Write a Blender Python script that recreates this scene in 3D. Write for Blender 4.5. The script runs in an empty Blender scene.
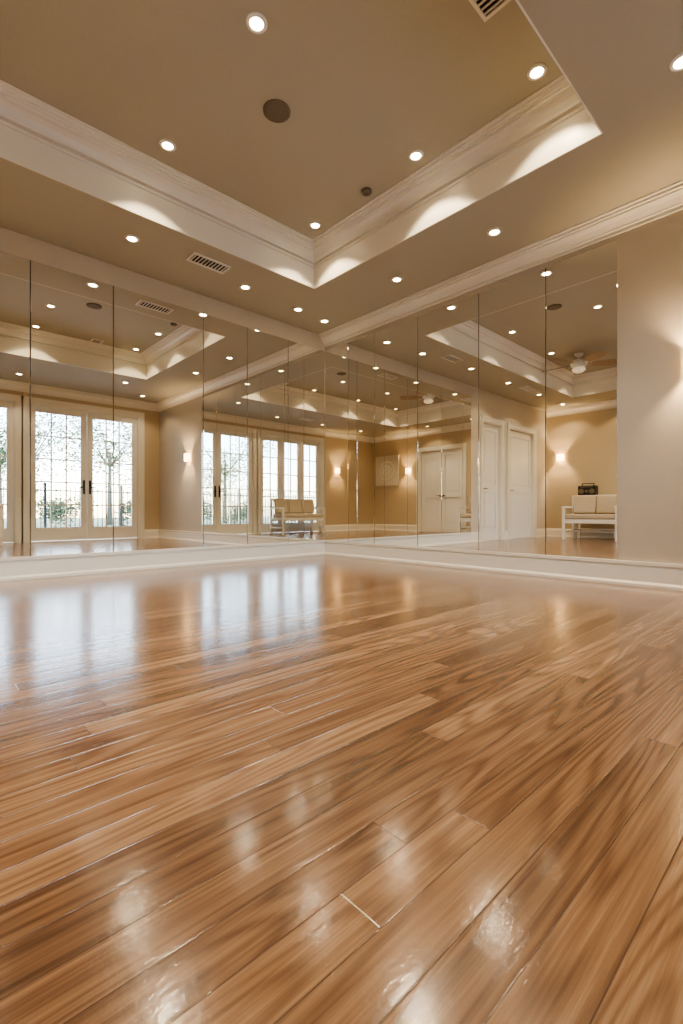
import bpy, bmesh, math, random
from mathutils import Vector, Matrix
random.seed(7)
scene = bpy.context.scene
COL = scene.collection

# ---------------- room dimensions (metres) ----------------
XE, XW, YN, YS = 3.944, -2.60, 4.524, -0.75
HL, HU = 2.777, 3.157           # lower ceiling, tray ceiling
TX0, TX1, TY0, TY1 = -1.70, 3.03, 0.975, 3.636   # tray opening
MB, MT = 0.18, 2.586            # mirror bottom / top

# ---------------- materials ----------------
def principled(name, col, rough=0.5, metal=0.0, spec=0.5):
    m = bpy.data.materials.new(name); m.use_nodes = True
    b = m.node_tree.nodes['Principled BSDF']
    b.inputs['Base Color'].default_value = (*col, 1)
    b.inputs['Roughness'].default_value = rough
    b.inputs['Metallic'].default_value = metal
    b.inputs['Specular IOR Level'].default_value = spec
    return m

def textured(name, c1, c2, scale=40, rough=0.6, bump=0.05, stretch=(1,1,1), spec=0.4):
    m = principled(name, c1, rough, 0, spec)
    nt = m.node_tree; N = nt.nodes; L = nt.links; b = N['Principled BSDF']
    tc = N.new('ShaderNodeNewGeometry'); mp = N.new('ShaderNodeMapping')
    mp.inputs['Scale'].default_value = stretch
    L.new(tc.outputs['Position'], mp.inputs['Vector'])
    no = N.new('ShaderNodeTexNoise'); no.inputs['Scale'].default_value = scale; no.inputs['Detail'].default_value = 4
    L.new(mp.outputs[0], no.inputs['Vector'])
    mx = N.new('ShaderNodeMix'); mx.data_type = 'RGBA'
    mx.inputs[6].default_value = (*c1, 1); mx.inputs[7].default_value = (*c2, 1)
    L.new(no.outputs['Fac'], mx.inputs[0]); L.new(mx.outputs[2], b.inputs['Base Color'])
    bp = N.new('ShaderNodeBump'); bp.inputs['Strength'].default_value = bump; bp.inputs['Distance'].default_value = 0.01
    L.new(no.outputs['Fac'], bp.inputs['Height']); L.new(bp.outputs[0], b.inputs['Normal'])
    return m

def emissive(name, col, s):
    m = principled(name, col, 0.4)
    b = m.node_tree.nodes['Principled BSDF']
    b.inputs['Emission Color'].default_value = (*col, 1); b.inputs['Emission Strength'].default_value = s
    return m

M_wall = textured('wall_paint_tan', (.52,.43,.30), (.55,.455,.32), 60, .7, .03)
M_wallE = textured('wall_paint_taupe', (.46,.415,.35), (.49,.44,.375), 60, .7, .03)
M_wallN = textured('wall_paint_beige', (.56,.505,.41), (.59,.535,.44), 60, .7, .03)
M_ceil = textured('ceiling_paint', (.43,.405,.32), (.46,.435,.345), 50, .75, .03)
M_trim = principled('trim_white_paint', (.79,.765,.695), .35)
M_white = principled('white_lacquer', (.80,.785,.74), .3)
M_mirror = principled('mirror_silver', (.92,.915,.885), .0, 1.0)
M_dark = principled('dark_metal', (.03,.028,.026), .35, .6)
M_black = principled('black_iron', (.015,.015,.017), .5, .3)
M_chrome = principled('brushed_nickel', (.6,.57,.52), .25, 1)
M_grille = principled('speaker_grille', (.16,.13,.09), .7)
M_cush = textured('cushion_linen', (.48,.41,.31), (.58,.50,.39), 120, .9, .2)
M_bulb = emissive('lamp_lens', (1,.77,.44), 42)
M_sconce = emissive('sconce_glass', (1,.70,.36), 10)
M_fanlight = emissive('fan_light_glass', (1,.85,.62), .4)
M_blade = textured('fan_blade_wood', (.30,.22,.14), (.38,.28,.19), 20, .45, .03)
M_art = textured('art_plaster', (.66,.60,.50), (.76,.70,.60), 25, .8, .3)
M_leaf = textured('foliage_green', (.10,.14,.06), (.26,.29,.15), 6, .6, 0)
M_bark = textured('bark', (.16,.13,.10), (.26,.22,.17), 15, .9, .5)
M_patio = textured('patio_stone', (.42,.40,.37), (.55,.53,.50), 4, .8, .1)
M_grass = textured('grass', (.18,.2,.10), (.27,.29,.16), 8, .9, .2)

g = bpy.data.materials.new('window_glass'); g.use_nodes = True
nt = g.node_tree; nt.nodes.clear()
o = nt.nodes.new('ShaderNodeOutputMaterial'); mx = nt.nodes.new('ShaderNodeMixShader')
tr = nt.nodes.new('ShaderNodeBsdfTransparent'); gl = nt.nodes.new('ShaderNodeBsdfGlossy'); gl.inputs['Roughness'].default_value = 0.0
fr = nt.nodes.new('ShaderNodeFresnel'); fr.inputs['IOR'].default_value = 1.45
nt.links.new(fr.outputs[0], mx.inputs[0]); nt.links.new(tr.outputs[0], mx.inputs[1]); nt.links.new(gl.outputs[0], mx.inputs[2]); nt.links.new(mx.outputs[0], o.inputs[0])
M_glass = g

def floor_material():
    m = principled('hardwood_planks', (.45,.22,.1), .25)
    nt = m.node_tree; N = nt.nodes; L = nt.links; b = N['Principled BSDF']
    def math_(op, a, c=None, d=None):
        n = N.new('ShaderNodeMath'); n.operation = op
        for i, v in enumerate((a, c, d)):
            if v is None: continue
            if isinstance(v, (int, float)): n.inputs[i].default_value = v
            else: L.new(v, n.inputs[i])
        return n.outputs[0]
    geo = N.new('ShaderNodeNewGeometry'); sp = N.new('ShaderNodeSeparateXYZ'); L.new(geo.outputs['Position'], sp.inputs[0])
    X, Y = sp.outputs[0], sp.outputs[1]
    W, LN = 0.076, 1.6
    yr = math_('DIVIDE', math_('ADD', Y, 20.032), W)
    row = math_('FLOOR', yr)
    wn = N.new('ShaderNodeTexWhiteNoise'); wn.noise_dimensions = '1D'; L.new(row, wn.inputs['W'])
    xo = math_('DIVIDE', math_('ADD', math_('MULTIPLY', wn.outputs['Value'], 7.0), math_('ADD', X, 20.0)), LN)
    colm = math_('FLOOR', xo)
    cv = N.new('ShaderNodeCombineXYZ'); L.new(row, cv.inputs[0]); L.new(colm, cv.inputs[1])
    w2 = N.new('ShaderNodeTexWhiteNoise'); w2.noise_dimensions = '2D'; L.new(cv.outputs[0], w2.inputs['Vector'])
    pr = w2.outputs['Value']
    gv = N.new('ShaderNodeCombineXYZ')
    L.new(math_('ADD', X, math_('MULTIPLY', pr, 31.0)), gv.inputs[0])
    L.new(math_('ADD', Y, math_('MULTIPLY', pr, 13.0)), gv.inputs[1])
    def noise(sc, detail, dist=0.0, rough=.5, vec=None):
        mp = N.new('ShaderNodeMapping'); mp.inputs['Scale'].default_value = sc; L.new(vec or gv.outputs[0], mp.inputs[0])
        n = N.new('ShaderNodeTexNoise'); n.inputs['Scale'].default_value = 1; n.inputs['Detail'].default_value = detail
        n.inputs['Distortion'].default_value = dist; n.inputs['Roughness'].default_value = rough
        L.new(mp.outputs[0], n.inputs['Vector']); return n.outputs['Fac']
    broad = noise((.85, 9.5, 1), 1.2, 0, .3)
    rings = math_('POWER', math_('ADD', math_('MULTIPLY', math_('SINE', math_('MULTIPLY', broad, 85.0)), .5), .5), 2.2)
    fine = noise((4.5, 210, 1), 5, 0, .65)
    mid = noise((.9, 52, 1), 4, 0, .55)
    v = math_('ADD', math_('MULTIPLY', pr, .36), math_('ADD', math_('MULTIPLY', mid, .60), math_('ADD', math_('MULTIPLY', rings, -.20), math_('MULTIPLY', fine, .58))))
    v = math_('SUBTRACT', v, .22)
    cr = N.new('ShaderNodeValToRGB'); L.new(v, cr.inputs[0])
    e = cr.color_ramp.elements
    e[0].position = .12; e[0].color = (.070,.036,.020,1)
    e[1].position = .88; e[1].color = (.45,.305,.195,1)
    k = e.new(.38); k.color = (.170,.094,.055,1)
    k = e.new(.60); k.color = (.275,.165,.100,1)
    fy = math_('FRACT', yr); dy = math_('MULTIPLY', math_('MINIMUM', fy, math_('SUBTRACT', 1.0, fy)), W)
    fx = math_('FRACT', xo); dx = math_('MULTIPLY', math_('MINIMUM', fx, math_('SUBTRACT', 1.0, fx)), LN)
    d = math_('MINIMUM', dy, dx)
    mr = N.new('ShaderNodeMapRange'); L.new(d, mr.inputs[0]); mr.inputs[1].default_value = .0004; mr.inputs[2].default_value = .0016
    mr.inputs[3].default_value = 0.; mr.inputs[4].default_value = 1.
    mix = N.new('ShaderNodeMix'); mix.data_type = 'RGBA'; L.new(mr.outputs[0], mix.inputs[0])
    mix.inputs[6].default_value = (.070,.036,.020,1); L.new(cr.outputs[0], mix.inputs[7])
    L.new(mix.outputs[2], b.inputs['Base Color'])
    L.new(math_('ADD', math_('MULTIPLY', fine, .06), .17), b.inputs['Roughness'])
    b.inputs['Coat Weight'].default_value = .4; b.inputs['Coat Roughness'].default_value = .10
    b.inputs['Specular IOR Level'].default_value = .5
    cup = math_('MULTIPLY', math_('MINIMUM', dy, .010), .03)
    hand = noise((90, 140, 1), 2, 0, .5)
    h = math_('ADD', math_('MULTIPLY', mr.outputs[0], .0004), math_('ADD', cup, math_('ADD', math_('MULTIPLY', hand, .0005), math_('MULTIPLY', fine, .00008))))
    bp = N.new('ShaderNodeBump'); bp.inputs['Strength'].default_value = .5; bp.inputs['Distance'].default_value = 1
    L.new(h, bp.inputs['Height']); L.new(bp.outputs[0], b.inputs['Normal']); L.new(bp.outputs[0], b.inputs['Coat Normal'])
    return m
M_floor = floor_material()

# ---------------- mesh helpers ----------------
def box(bm, x0,x1,y0,y1,z0,z1, mat=0, M=None):
    vs = [bm.verts.new(Vector(p)) for p in ((x0,y0,z0),(x1,y0,z0),(x1,y1,z0),(x0,y1,z0),(x0,y0,z1),(x1,y0,z1),(x1,y1,z1),(x0,y1,z1))]
    if M is not None:
        for v in vs: v.co = M @ v.co
    for f in ((3,2,1,0),(4,5,6,7),(0,1,5,4),(1,2,6,5),(2,3,7,6),(3,0,4,7)):
        fc = bm.faces.new([vs[i] for i in f]); fc.material_index = mat
def cyl(bm, c, r1, r2, h, seg=24, mat=0, rot=None):
    M = Matrix.Translation(Vector(c))
    if rot is not None: M = M @ rot
    r = bmesh.ops.create_cone(bm, cap_ends=True, segments=seg, radius1=r1, radius2=r2, depth=h, matrix=M)
    fs = set(f for v in r['verts'] for f in v.link_faces)
    for f in fs:
        f.material_index = mat; f.smooth = len(f.verts) == 4
def lathe(bm, prof, c, seg=32, mat=0, M=None):
    rings = []
    for r, z in prof:
        ring = []
        for i in range(seg):
            a = 2*math.pi*i/seg
            p = Vector((r*math.cos(a), r*math.sin(a), z))
            if M is not None: p = M @ p
            ring.append(bm.verts.new(p + Vector(c)))
        rings.append(ring)
    for a, b2 in zip(rings, rings[1:]):
        for i in range(seg):
            f = bm.faces.new((a[i], a[(i+1)%seg], b2[(i+1)%seg], b2[i])); f.material_index = mat; f.smooth = True
    for ring in (rings[0], rings[-1]):
        try:
            f = bm.faces.new(ring); f.material_index = mat
        except Exception: pass
def obj(name, bm, mats, parent=None, loc=(0,0,0), rotz=0, bevel=0, fixn=True):
    if fixn: bmesh.ops.recalc_face_normals(bm, faces=bm.faces[:])
    me = bpy.data.meshes.new(name); bm.to_mesh(me); bm.free()
    for m in (mats if isinstance(mats, (list, tuple)) else [mats]): me.materials.append(m)
    ob = bpy.data.objects.new(name, me); COL.objects.link(ob)
    ob.location = loc; ob.rotation_euler = (0,0,rotz)
    if parent: ob.parent = parent
    if bevel:
        b = ob.modifiers.new('bevel', 'BEVEL'); b.width = bevel; b.segments = 2; b.limit_method = 'ANGLE'
    return ob
def empty(name, loc=(0,0,0), rotz=0):
    e = bpy.data.objects.new(name, None); COL.objects.link(e); e.location = loc; e.rotation_euler = (0,0,rotz)
    e.empty_display_size = .1
    return e

# ---------------- shell ----------------
bm = bmesh.new(); box(bm, XW-.15, XE+.15, YS-.15, YN+.15, -.12, 0); obj('floor', bm, M_floor)
bm = bmesh.new(); box(bm, .4535, .456, .4135, .4865, .0001, .0009); obj('floor_inlay_strip', bm, M_chrome)

T = .15
def wall(name, horiz, a0, a1, c0, c1, openings, mat, top=3.3):
    bm = bmesh.new()
    def seg(a, b, z0, z1):
        if b-a < 1e-4 or z1-z0 < 1e-4: return
        if horiz: box(bm, a, b, c0, c1, z0, z1)
        else: box(bm, c0, c1, a, b, z0, z1)
    cur = a0
    for (s, e, z0, z1) in sorted(openings):
        seg(cur, s, 0, top); seg(s, e, 0, z0); seg(s, e, z1, top); cur = e
    seg(cur, a1, 0, top)
    return obj(name, bm, mat)

DH = 2.46
F1 = (1.63, 3.53); W1 = (-.50, 1.45)
wall('wall_south', True, XW-T, XE+T, YS-T, YS, [(F1[0],F1[1],0,DH),(W1[0],W1[1],0,DH)], M_wall)
N1 = (-.58, .10); N2 = (-1.95, -.90)
wall('wall_north', True, XW-T, XE+T, YN, YN+T, [(N1[0],N1[1],0,2.2),(N2[0],N2[1],0,2.2)], M_wallN)
wall('wall_east', False, YS, YN, XE, XE+T, [], M_wallE)
WD = (1.02, 2.38)
wall('wall_west', False, YS, YN, XW-T, XW, [(WD[0],WD[1],0,2.2)], M_wall)

bm = bmesh.new()
box(bm, XW, TX0, YS, YN, HL, HU); box(bm, TX1, XE, YS, YN, HL, HU)
box(bm, TX0, TX1, YS, TY0, HL, HU); box(bm, TX0, TX1, TY1, YN, HL, HU)
box(bm, XW, XE, YS, YN, HU, HU+.12)
obj('ceiling', bm, M_ceil)

# trim runs
def run(bm, rect, side, a, b, prof, z, ma, mb):
    x0,x1,y0,y1 = rect
    if side == 'N': P = lambda t,d: (t, y1-d)
    if side == 'S': P = lambda t,d: (t, y0+d)
    if side == 'E': P = lambda t,d: (x1-d, t)
    if side == 'W': P = lambda t,d: (x0+d, t)
    A = []; B = []
    for d, dz in prof:
        xa, ya = P(a + (d if ma else 0), d); xb, yb = P(b - (d if mb else 0), d)
        A.append(bm.verts.new((xa, ya, z+dz))); B.append(bm.verts.new((xb, yb, z+dz)))
    n = len(prof)
    for i in range(n):
        bm.faces.new((A[i], A[(i+1)%n], B[(i+1)%n], B[i]))
    bm.faces.new(A); bm.faces.new(B)
crown = [(0,-.145),(.012,-.145),(.012,-.130),(.006,-.127),(.006,-.119),(.026,-.116),(.026,-.106),(.034,-.092),(.048,-.072),(.070,-.054),(.078,-.050),(.078,-.036),(.092,-.033),(.092,-.016),(.108,-.013),(.108,0),(0,0)]
R = (XW, XE, YS, YN)
for side, (a,b,ma,mb) in {'east':(YS,YN,1,0),'south':(XW,XE,1,1),'west':(YS,YN,1,0)}.items():
    bm = bmesh.new(); run(bm, R, side[0].upper(), a, b, crown, HL, ma, mb); obj('trim_crown_'+side, bm, M_trim)
bm = bmesh.new()
tc = [(0,-.175),(.018,-.175),(.018,-.158),(.004,-.156),(.004,-.142),(.034,-.140),(.034,-.124),(.022,-.120),(.028,-.104),(.042,-.080),(.062,-.064),(.066,-.060),(.092,-.057),(.092,-.040),(.102,-.038),(.102,-.026),(.122,-.023),(.122,-.010),(.145,-.008),(.145,0),(0,0)]
fas = [(0,0.0),(.009,0),(.009,HU-HL-.173),(0,HU-HL-.173)]
TR = (TX0,TX1,TY0,TY1)
for s,(a,b) in {'N':(TX0,TX1),'S':(TX0,TX1),'E':(TY0,TY1),'W':(TY0,TY1)}.items():
    run(bm, TR, s, a, b, tc, HU, 1, 1); run(bm, TR, s, a, b, fas, HL, 1, 1)
obj('trim_tray_crown', bm, M_trim)

base = [(0,0),(.034,0),(.034,.018),(.024,.03),(.02,.035),(.02,.140),(.016,.15),(.014,.165),(.008,MB),(0,MB)]
ledge = [(0,0),(.042,0),(.042,.02),(.030,.034),(.026,.036),(.026,.135),(.018,.140),(.018,.152),(.032,.158),(.032,MB),(0,MB)]
C = .10
bm = bmesh.new(); run(bm, R, 'N', .5, XE, ledge, 0, 0, 1)
for a,b,ma in ((XW,N2[0]-C,1),(N2[1]+C,N1[0]-C,0),(N1[1]+C,.5,0)): run(bm, R, 'N', a, b, base, 0, ma, 0)
obj('baseboard_north', bm, M_trim)
bm = bmesh.new(); run(bm, R, 'E', YS, YN, ledge, 0, 1, 1); obj('baseboard_east', bm, M_trim)
bm = bmesh.new()
run(bm, R, 'W', YS, WD[0]-C, base, 0, 1, 0); run(bm, R, 'W', WD[1]+C, YN, base, 0, 0, 1); obj('baseboard_west', bm, M_trim)
bm = bmesh.new()
run(bm, R, 'S', XW, W1[0]-C, base, 0, 1, 0); run(bm, R, 'S', F1[1]+C, XE, base, 0, 0, 1); obj('baseboard_south', bm, M_trim)

# ---------------- mirrors ----------------
def mirror_panel(parent, i, horiz, a, b):
    bm = bmesh.new(); gp = .0022
    if horiz: box(bm, a+gp, b-gp, YN-.007, YN-.001, MB+.001, MT)
    else: box(bm, XE-.007, XE-.001, a+gp, b-gp, MB+.001, MT)
    obj('mirror_panel_%d'%i, bm, M_mirror, parent, bevel=.0045)
def seams(parent, horiz, ss):
    bm = bmesh.new()
    for s in ss:
        if horiz: box(bm, s-.002, s+.002, YN-.004, YN-.0005, MB, MT)
        else: box(bm, XE-.004, XE-.0005, s-.002, s+.002, MB, MT)
    obj('seam_strips', bm, M_dark, parent)
e = empty('mirror_wall_panels')
sn = [.5,.768,1.403,2.277,2.80,3.36,XE-.008]
for i,(a,b) in enumerate(zip(sn, sn[1:])): mirror_panel(e, i+1, True, a, b)
seams(e, True, sn[1:-1])
e = empty('mirror_wall_panels')
se = [1.167,1.709,2.335,3.046,3.657,4.09,YN-.008]
for i,(a,b) in enumerate(zip(se, se[1:])): mirror_panel(e, i+1, False, a, b)
seams(e, False, se[1:-1])

# ---------------- doors & windows ----------------
def xf(horiz, face, inward):
    def put(bm, a0,a1,d0,d1,z0,z1,mat=0):
        p, q = face+inward*d0, face+inward*d1
        if p > q: p, q = q, p
        if horiz: box(bm, a0,a1,p,q,z0,z1,mat)
        else: box(bm, p,q,a0,a1,z0,z1,mat)
    return put
def casing(bm, put, a, b, h):
    for x0,x1 in ((a-C,a),(b,b+C)):
        put(bm, x0,x1,0.0005,.018,0,h+C); put(bm, x0+(.0 if x0<a else .075), x0+(.025 if x0<a else .1), .018,.028,0,h+C)
    put(bm, a,b,0.0005,.018,h,h+C); put(bm, a-C,b+C,.018,.028,h+.075,h+C)
    put(bm, a,a+.02,-.149,.0,0,h); put(bm, b-.02,b,-.149,.0,0,h); put(bm, a,b,-.149,.0,h-.02,h)
def french(name, put, a, b, h, leaves, handles):
    e = empty(name)
    bm = bmesh.new(); casing(bm, put, a, b, h); put(bm, a,b,-.149,.0,0,.015); obj('frame', bm, M_trim, e)
    w = (b-a-.04)/leaves; bm = bmesh.new(); bg = bmesh.new()
    for i in range(leaves):
        l0 = a+.02+i*w+.003; l1 = l0+w-.006; st = .10; z0, z1 = .02, h-.023
        d0, d1 = -.085, -.04
        put(bm,l0,l0+st,d0,d1,z0,z1); put(bm,l1-st,l1,d0,d1,z0,z1)
        put(bm,l0+st,l1-st,d0,d1,z1-.11,z1); put(bm,l0+st,l1-st,d0,d1,z0,z0+.24)
        ga, gb, gz0, gz1 = l0+st, l1-st, z0+.24, z1-.11
        cols = 3 if w > .7 else 2
        for c in range(1,cols):
            x = ga+(gb-ga)*c/cols; put(bm,x-.011,x+.011,d0+.008,d1-.008,gz0,gz1)
        for r in range(1,5):
            z = gz0+(gz1-gz0)*r/5; put(bm,ga,gb,d0+.01,d1-.01,z-.011,z+.011)
        put(bg, ga,gb,-.064,-.061,gz0,gz1)
    obj('sashes', bm, M_white, e); obj('glass', bg, M_glass, e)
    if handles:
        bm = bmesh.new(); m = (a+b)/2
        for s in (-1,1):
            c = m+s*.052
            put(bm,c-.020,c+.020,-.04,-.032,.88,1.14); put(bm,c-.008,c+.008,-.032,.01,1.0,1.016)
            put(bm,min(c,c+s*.09),max(c,c+s*.09),.0,.014,.998,1.018)
        obj('handles', bm, M_dark, e, bevel=.002)
putS = xf(True, YS, 1)
french('door_1', putS, F1[0], F1[1], DH, 2, True)
french('window_1', putS, W1[0], W1[1], DH, 3, False)
def pdoor(name, put, a, b, h, leaves=1, side=1):
    e = empty(name); bm = bmesh.new(); casing(bm, put, a, b, h); obj('frame', bm, M_trim, e)
    bm = bmesh.new(); bh = bmesh.new(); w = (b-a-.044)/leaves
    for i in range(leaves):
        l0 = a+.022+i*w+.002; l1 = l0+w-.004
        d0,d1 = -.09,-.062; st=.10
        put(bm,l0,l1,d0,d1,.002,h-.024)
        f = d1+.016
        put(bm,l0,l0+st,d1,f,.002,h-.024); put(bm,l1-st,l1,d1,f,.002,h-.024)
        for z0,z1 in ((.002,.22),(.92,1.06),(h-.14,h-.024)): put(bm,l0+st,l1-st,d1,f,z0,z1)
        for z0,z1 in ((.25,.89),(1.09,h-.17)): put(bm,l0+st+.03,l1-st-.03,d1,d1+.009,z0,z1)
        s = side if leaves==1 else (1 if i==0 else -1)
        hx = (l1-.05) if s>0 else (l0+.05)
        put(bh,hx-.025,hx+.025,f,f+.008,.95,1.0); put(bh,hx-.012,hx+.012,f+.008,f+.05,.965,.985)
        put(bh,min(hx,hx-s*.1),max(hx,hx-s*.1),f+.04,f+.052,.967,.983)
    put(bm,a,b,-.149,-.12,0,h)   # blocking panel behind the leaf
    obj('slab', bm, M_white, e, bevel=.003); obj('handle', bh, M_chrome, e)
putN = xf(True, YN, -1); putW = xf(False, XW, 1)
pdoor('door_2', putN, N1[0], N1[1], 2.2)
pdoor('door_3', putN, N2[0], N2[1], 2.2)
pdoor('door_4', putW, WD[0], WD[1], 2.2, 2)

# ---------------- ceiling fittings ----------------
bm = bmesh.new()
lathe(bm, [(.036,-.0005),(.038,-.008),(.052,-.006),(.058,-.0005)], (0,0,0), 32, 0)
lathe(bm, [(.0365,-.001),(.0365,-.004),(.015,-.006)], (0,0,0), 32, 1)
bmesh.ops.recalc_face_normals(bm, faces=bm.faces[:])
dl_mesh = bpy.data.meshes.new('recessed_downlight'); bm.to_mesh(dl_mesh); bm.free()
dl_mesh.materials.append(M_white); dl_mesh.materials.append(M_bulb)
def downlight(x, y, z, P, ang, bl):
    ob = bpy.data.objects.new('recessed_downlight', dl_mesh); COL.objects.link(ob); ob.location = (x,y,z)
    l = bpy.data.lights.new('lamp_beam', 'SPOT'); l.energy = P; l.color = (1,.79,.52)
    l.spot_size = math.radians(ang); l.spot_blend = bl; l.shadow_soft_size = .032
    lo = bpy.data.objects.new('lamp_beam', l); COL.objects.link(lo); lo.parent = ob; lo.location = (0,0,-.02)
for x in (2.76, 1.39, .05, -1.30):
    for y in (1.25, 2.15, 3.30): downlight(x, y, HU, 46, 104, .22)
for x,y in ((1.38,3.98),(2.50,4.07),(3.20,4.12),(3.62,4.16),(.2,3.98),(-1.0,3.98),(3.48,2.94),(3.46,1.91),(2.83,.55),(1.4,-.1),(0,-.1),(-1.4,-.1),(-2.15,2.9),(-2.15,1.6),(3.4,-.2),(-2.15,4.0)):
    downlight(x, y, HL, 21, 124, .35)

def vent(x, y, z, w, d, rz=0):
    bm = bmesh.new()
    box(bm,-w/2,w/2,-d/2,-d/2+.018,-.010,-.0005); box(bm,-w/2,w/2,d/2-.018,d/2,-.010,-.0005)
    box(bm,-w/2,-w/2+.018,-d/2+.018,d/2-.018,-.010,-.0005); box(bm,w/2-.018,w/2,-d/2+.018,d/2-.018,-.010,-.0005)
    box(bm,-w/2+.018,w/2-.018,-d/2+.018,d/2-.018,-.002,-.0005,1)
    n = max(4, int((w-.04)/.030))
    for i in range(n):
        cx = -w/2+.018+(w-.036)*(i+.5)/n
        box(bm,cx-.004,cx+.004,-d/2+.018,d/2-.018,-.009,-.002,0)
    obj('air_vent', bm, [M_trim, M_black], None, (x,y,z), rz)
vent(2.02,3.90,HL,.36,.16); vent(2.19,1.20,HU,.16,.22); vent(.72,.15,HL,.36,.17); vent(-.4,3.92,HL,.36,.17)
bm = bmesh.new(); lathe(bm, [(.088,-.0005),(.088,-.008),(.080,-.012)], (0,0,0), 40, 0); lathe(bm, [(.079,-.003),(.079,-.012),(.07,-.014),(.01,-.014)], (0,0,0), 40, 1)
obj('ceiling_speaker', bm, [M_grille, M_grille], None, (1.79,2.53,HU))
bm = bmesh.new(); lathe(bm, [(.042,-.0005),(.042,-.014),(.034,-.024),(.016,-.028)], (0,0,0), 32, 0)
obj('smoke_detector', bm, M_grille, None, (2.77,2.66,HU))

# ceiling fan
fe = empty('ceiling_fan', (-.3,3.0,HU))
bm = bmesh.new()
lathe(bm, [(.07,-.001),(.07,-.02),(.03,-.06)], (0,0,0)); cyl(bm,(0,0,-.08),.014,.014,.08)
lathe(bm, [(.03,-.10),(.09,-.115),(.125,-.15),(.125,-.20),(.08,-.225),(.06,-.24)], (0,0,0))
obj('motor', bm, M_white, fe)
bm = bmesh.new(); lathe(bm, [(.06,-.241),(.10,-.25),(.10,-.275),(.07,-.305),(.02,-.32)], (0,0,0)); obj('light_bowl', bm, M_fanlight, fe)
bm = bmesh.new()
for i in range(5):
    Rz = Matrix.Rotation(2*math.pi*i/5+.3,4,'Z') @ Matrix.Translation((0,0,-.175)) @ Matrix.Rotation(math.radians(14),4,'X')
    box(bm,.10,.20,-.018,.018,-.006,.002,1,Rz)
    pts = [(.18,-.055),(.25,-.075),(.50,-.095),(.59,-.07),(.61,0),(.59,.07),(.50,.095),(.25,.075),(.18,.055)]
    lo = [bm.verts.new(Rz@Vector((x,y,0))) for x,y in pts]; up = [bm.verts.new(Rz@Vector((x,y,.007))) for x,y in pts]
    bm.faces.new(lo); bm.faces.new(up)
    for k in range(len(pts)): bm.faces.new((lo[k],lo[(k+1)%len(pts)],up[(k+1)%len(pts)],up[k]))
obj('blades', bm, [M_blade, M_chrome], fe)

# ---------------- wall sconces ----------------
def sconce(x, y, z, rz):
    e = empty('wall_sconce', (x,y,z), rz)
    bm = bmesh.new(); box(bm,.0005,.008,-.045,.045,-.05,.05); box(bm,.008,.022,-.012,.012,-.02,.0); obj('backplate', bm, M_chrome, e, bevel=.002)
    bm = bmesh.new()
    seg = 14
    for z0,z1,ri,ro in ((-.07,.07,.056,.060),):
        ring=[]
        for i in range(seg+1):
            a = -math.pi/2+math.pi*i/seg
            ring.append([bm.verts.new((.02+r*math.cos(a)*1.2, r*math.sin(a)*1.25, zz)) for r,zz in ((ro,z0),(ro,z1),(ri,z1),(ri,z0))])
        for a_,b_ in zip(ring, ring[1:]):
            for k in range(4): bm.faces.new((a_[k],a_[(k+1)%4],b_[(k+1)%4],b_[k]))
    obj('glass_shade', bm, M_sconce, e)
    l = bpy.data.lights.new('bulb','POINT'); l.energy = 62; l.color = (1,.68,.37); l.shadow_soft_size = .02
    lo = bpy.data.objects.new('bulb', l); COL.objects.link(lo); lo.parent = e; lo.location = (.058,0,0.0)
sconce(XE,.64,1.56,math.pi); sconce(XW,4.22,1.72,0); sconce(XW,.62,1.70,0); sconce(-1.1,YS,1.70,math.pi/2)

# ---------------- furniture ----------------
def settee(loc, rz, w):
    e = empty('settee_bench', loc, rz)
    bm = bmesh.new(); h=w/2; D=.56
    for sx in (-1,1):
        xa, xb = (sx*h, sx*(h-.05)) if sx<0 else (sx*(h-.05), sx*h)
        box(bm,xa,xb,.0,.05,0,.88); box(bm,xa,xb,D-.05,D,0,.62)
        box(bm,xa-.006,xb+.006,.05,D+.01,.62,.655)
        box(bm,xa+.01,xb-.01,.05,D-.05,.14,.17); box(bm,xa+.01,xb-.01,.05,D-.05,.34,.40)
    box(bm,-h+.05,h-.05,D-.045,D-.01,.32,.40); box(bm,-h+.05,h-.05,.01,.045,.32,.40)
    box(bm,-h+.05,h-.05,.005,.045,.82,.88); box(bm,-h+.05,h-.05,.27,.30,.14,.17)
    n=int(w/.1)
    for i in range(1,n):
        x=-h+.05+(w-.1)*i/n; box(bm,x-.012,x+.012,.015,.035,.40,.82)
    box(bm,-h+.05,h-.05,.045,D-.045,.375,.40)
    obj('frame', bm, M_white, e, bevel=.004)
    def cushion(nm,x0,x1,y0,y1,z0,z1,tilt=0):
        bm = bmesh.new(); cx,cy,cz=(x0+x1)/2,(y0+y1)/2,(z0+z1)/2
        M = Matrix.Translation((cx,cy,cz))@Matrix.Rotation(tilt,4,'X')
        bmesh.ops.create_cube(bm,size=1,matrix=M@Matrix.Diagonal((x1-x0,y1-y0,z1-z0,1)))
        bmesh.ops.bevel(bm,geom=bm.edges[:],offset=min(z1-z0,y1-y0)*.32,segments=4,affect='EDGES',profile=.6)
        for f in bm.faces: f.smooth=True
        obj(nm,bm,M_cush,e)
    cushion('seat_cushion',-h+.055,h-.055,.05,D-.005,.402,.50)
    k = 2 if w<1.1 else 3
    for i in range(k):
        x0=-h+.065+(w-.13)*i/k; cushion('back_cushion_%d'%(i+1),x0+.004,x0+(w-.13)/k-.004,.07,.19,.505,.87,math.radians(8))
settee((.52,YS+.04,0),0,1.35)
settee((XW+.36,3.33,0),-math.pi/2,1.0)

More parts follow.
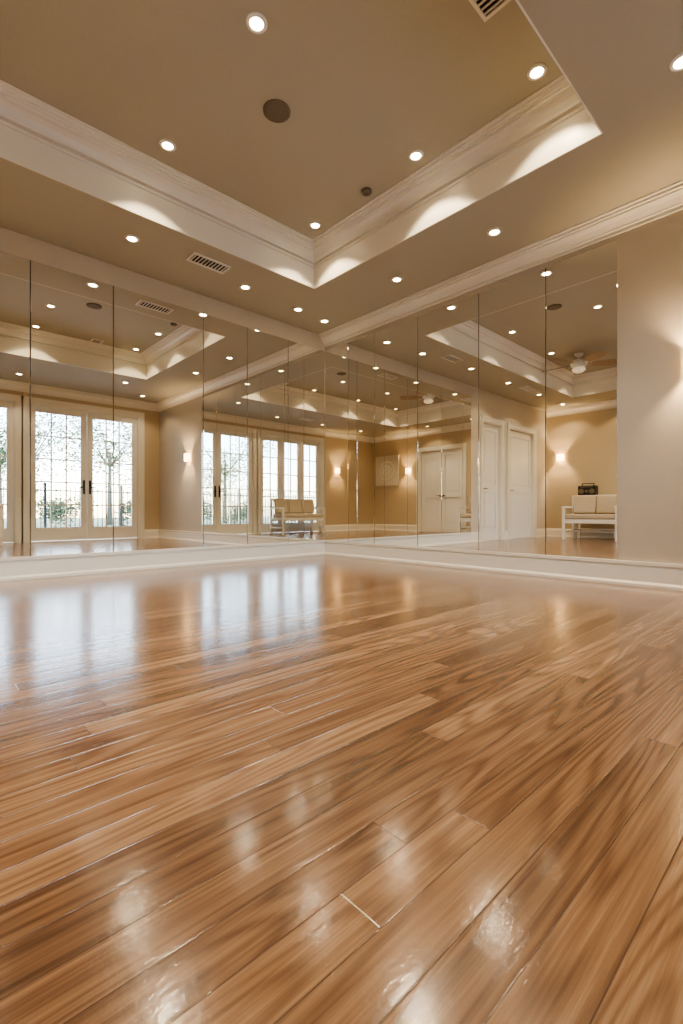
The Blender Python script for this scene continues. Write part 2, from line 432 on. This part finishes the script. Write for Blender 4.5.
# narrow console behind the settee, carrying the stereo
e = empty('console_table',(XW+.035,3.33,0),0)
bm=bmesh.new()
box(bm,0,.29,-.5,.5,.84,.87)
for x in (.01,.24):
    for y in (-.49,.45): box(bm,x,x+.04,y,y+.04,0,.84)
box(bm,.02,.27,-.48,.48,.77,.84); box(bm,.02,.27,-.48,.48,.18,.20)
obj('table_frame',bm,M_white,e,bevel=.003)
e = empty('stereo_radio',(XW+.10,3.60,.87),0)
bm=bmesh.new(); box(bm,0,.16,-.17,.17,.0,.21); obj('case',bm,M_black,e,bevel=.012)
bm=bmesh.new(); RY=Matrix.Rotation(math.pi/2,4,'Y')
for y in (-.10,.10): cyl(bm,(.162,y,.095),.055,.05,.01,24,0,RY); cyl(bm,(.17,y,.095),.02,.012,.01,20,0,RY)
box(bm,.159,.165,-.03,.03,.07,.12); box(bm,.159,.163,-.12,.12,.175,.192)
obj('speaker_cones',bm,M_grille,e)
bm=bmesh.new(); box(bm,.07,.085,-.12,-.105,.21,.245); box(bm,.07,.085,.105,.12,.21,.245); box(bm,.07,.085,-.12,.12,.245,.26); obj('carry_handle',bm,M_dark,e)

e = empty('framed_wall_art',(XW,-.17,1.75),0)
bm=bmesh.new(); s=.44
box(bm,.001,.02,-s,s,-s,s)
for a in ((-s,s,-s,-s+.04),(-s,s,s-.04,s),(-s,-s+.04,-s+.04,s-.04),(s-.04,s,-s+.04,s-.04)): box(bm,.02,.04,*a)
obj('canvas',bm,M_art,e,bevel=.002)
bm=bmesh.new()
def torus(R0,r,seg=40,arc=2*math.pi,cy=0,cz=0,a0=0):
    rr=[]
    for i in range(seg+1):
        a=a0+arc*i/seg; ring=[]
        for k in range(8):
            b=2*math.pi*k/8; rad=R0+r*math.cos(b); ring.append(bm.verts.new((.022+r*.7*(1+math.sin(b))*.6, cy+rad*math.cos(a), cz+rad*math.sin(a))))
        rr.append(ring)
    for p,q in zip(rr,rr[1:]):
        for k in range(8):
            f=bm.faces.new((p[k],p[(k+1)%8],q[(k+1)%8],q[k])); f.smooth=True
torus(.27,.022); torus(.16,.03,30,math.pi*1.3); torus(.07,.018)
obj('relief',bm,M_white,e)

# ---------------- exterior ----------------
bm=bmesh.new(); box(bm,-14,18,-8,YS-.15,-.2,-.06); obj('patio',bm,M_patio)
bm=bmesh.new(); box(bm,-40,45,-45,-8,-.2,-.06); obj('lawn',bm,M_grass)
bm=bmesh.new(); yf=-6.0
for i in range(150):
    x=-5+i*.12; box(bm,x-.009,x+.009,yf-.009,yf+.009,-.06,1.25)
for z in (.08,1.12): box(bm,-5.1,13,yf-.015,yf+.015,z,z+.035)
for i in range(10): box(bm,-5.1+i*2-.03,-5.1+i*2+.03,yf-.03,yf+.03,-.06,1.35)
obj('iron_fence',bm,M_black)
def tree(name,x,y,h,r,n,trunk=True,zs=.8,ls=.05):
    e=empty(name,(x,y,-.06))
    if trunk:
        bm=bmesh.new(); cyl(bm,(0,0,h*.35),.12,.06,h*.7,10)
        for i in range(6):
            a=i*1.05; 
            Mr=Matrix.Rotation(a,4,'Z')@Matrix.Rotation(.7,4,'Y')
            c=Vector((0,0,h*.55))+Mr@Vector((0,0,r*.4)); cyl(bm,c,.04,.015,r*.85,6,0,Mr)
        obj('trunk',bm,M_bark,e)
    bm=bmesh.new()
    cl=[Vector((random.gauss(0,.45)*r,random.gauss(0,.45)*r,h*.7+random.gauss(0,.4)*r*zs)) for _ in range(16)]
    for i in range(n):
        c=random.choice(cl)+Vector([random.gauss(0,.2)*r for _ in range(3)])
        if c.z<.05: c.z=.05+random.random()*.3
        M=Matrix.Translation(c)@Matrix.Rotation(random.random()*6.3,4,'Z')@Matrix.Rotation(random.random()*3.1,4,'X')
        s_=ls+random.random()*ls
        vs=[bm.verts.new(M@Vector(p)) for p in ((-s_,0,0),(0,-s_*.5,0),(s_,0,0),(0,s_*.5,0))]; bm.faces.new(vs)
    obj('foliage',bm,M_leaf,e,fixn=False)
for (x,y,h,r) in ((3,-15,4.6,2.2),(7,-14,4.8,2.3),(10.5,-15,4.6,2.2),(-1,-14.5,4.6,2.3),(-5,-14,4.6,2.3),(5,-20,6,3),(0.5,-21,6,3),(12.5,-20,5,3)):
    tree('garden_tree',x,y,h,r,5000,True,.8,.04)
for x in (-6,-3.5,-1,1.5,4,6.5,9,11.5): tree('garden_shrub',x,-9.6+random.random()*.4,.9,.8,2200,False,.5,.035)

# ---------------- light from outside ----------------
w = bpy.data.worlds.new('daylight'); scene.world = w; w.use_nodes = True
nt=w.node_tree; bg=nt.nodes['Background']; sk=nt.nodes.new('ShaderNodeTexSky'); sk.sky_type='NISHITA'
sk.sun_disc=False; sk.sun_elevation=math.radians(35); sk.sun_rotation=math.radians(120); sk.dust_density=1.2
nt.links.new(sk.outputs[0],bg.inputs[0]); bg.inputs[1].default_value=2.6

# ---------------- camera ----------------
cam=bpy.data.cameras.new('camera'); co=bpy.data.objects.new('camera',cam); COL.objects.link(co)
co.location=(0,0,.541); co.rotation_euler=(math.pi/2,0,-math.radians(43.1))
cam.sensor_fit='VERTICAL'; cam.sensor_height=36; cam.lens=471/1024*36; cam.clip_start=.02
scene.camera=co
scene.view_settings.view_transform='AgX'
scene.view_settings.look='AgX - Medium High Contrast'
scene.view_settings.exposure=-0.15
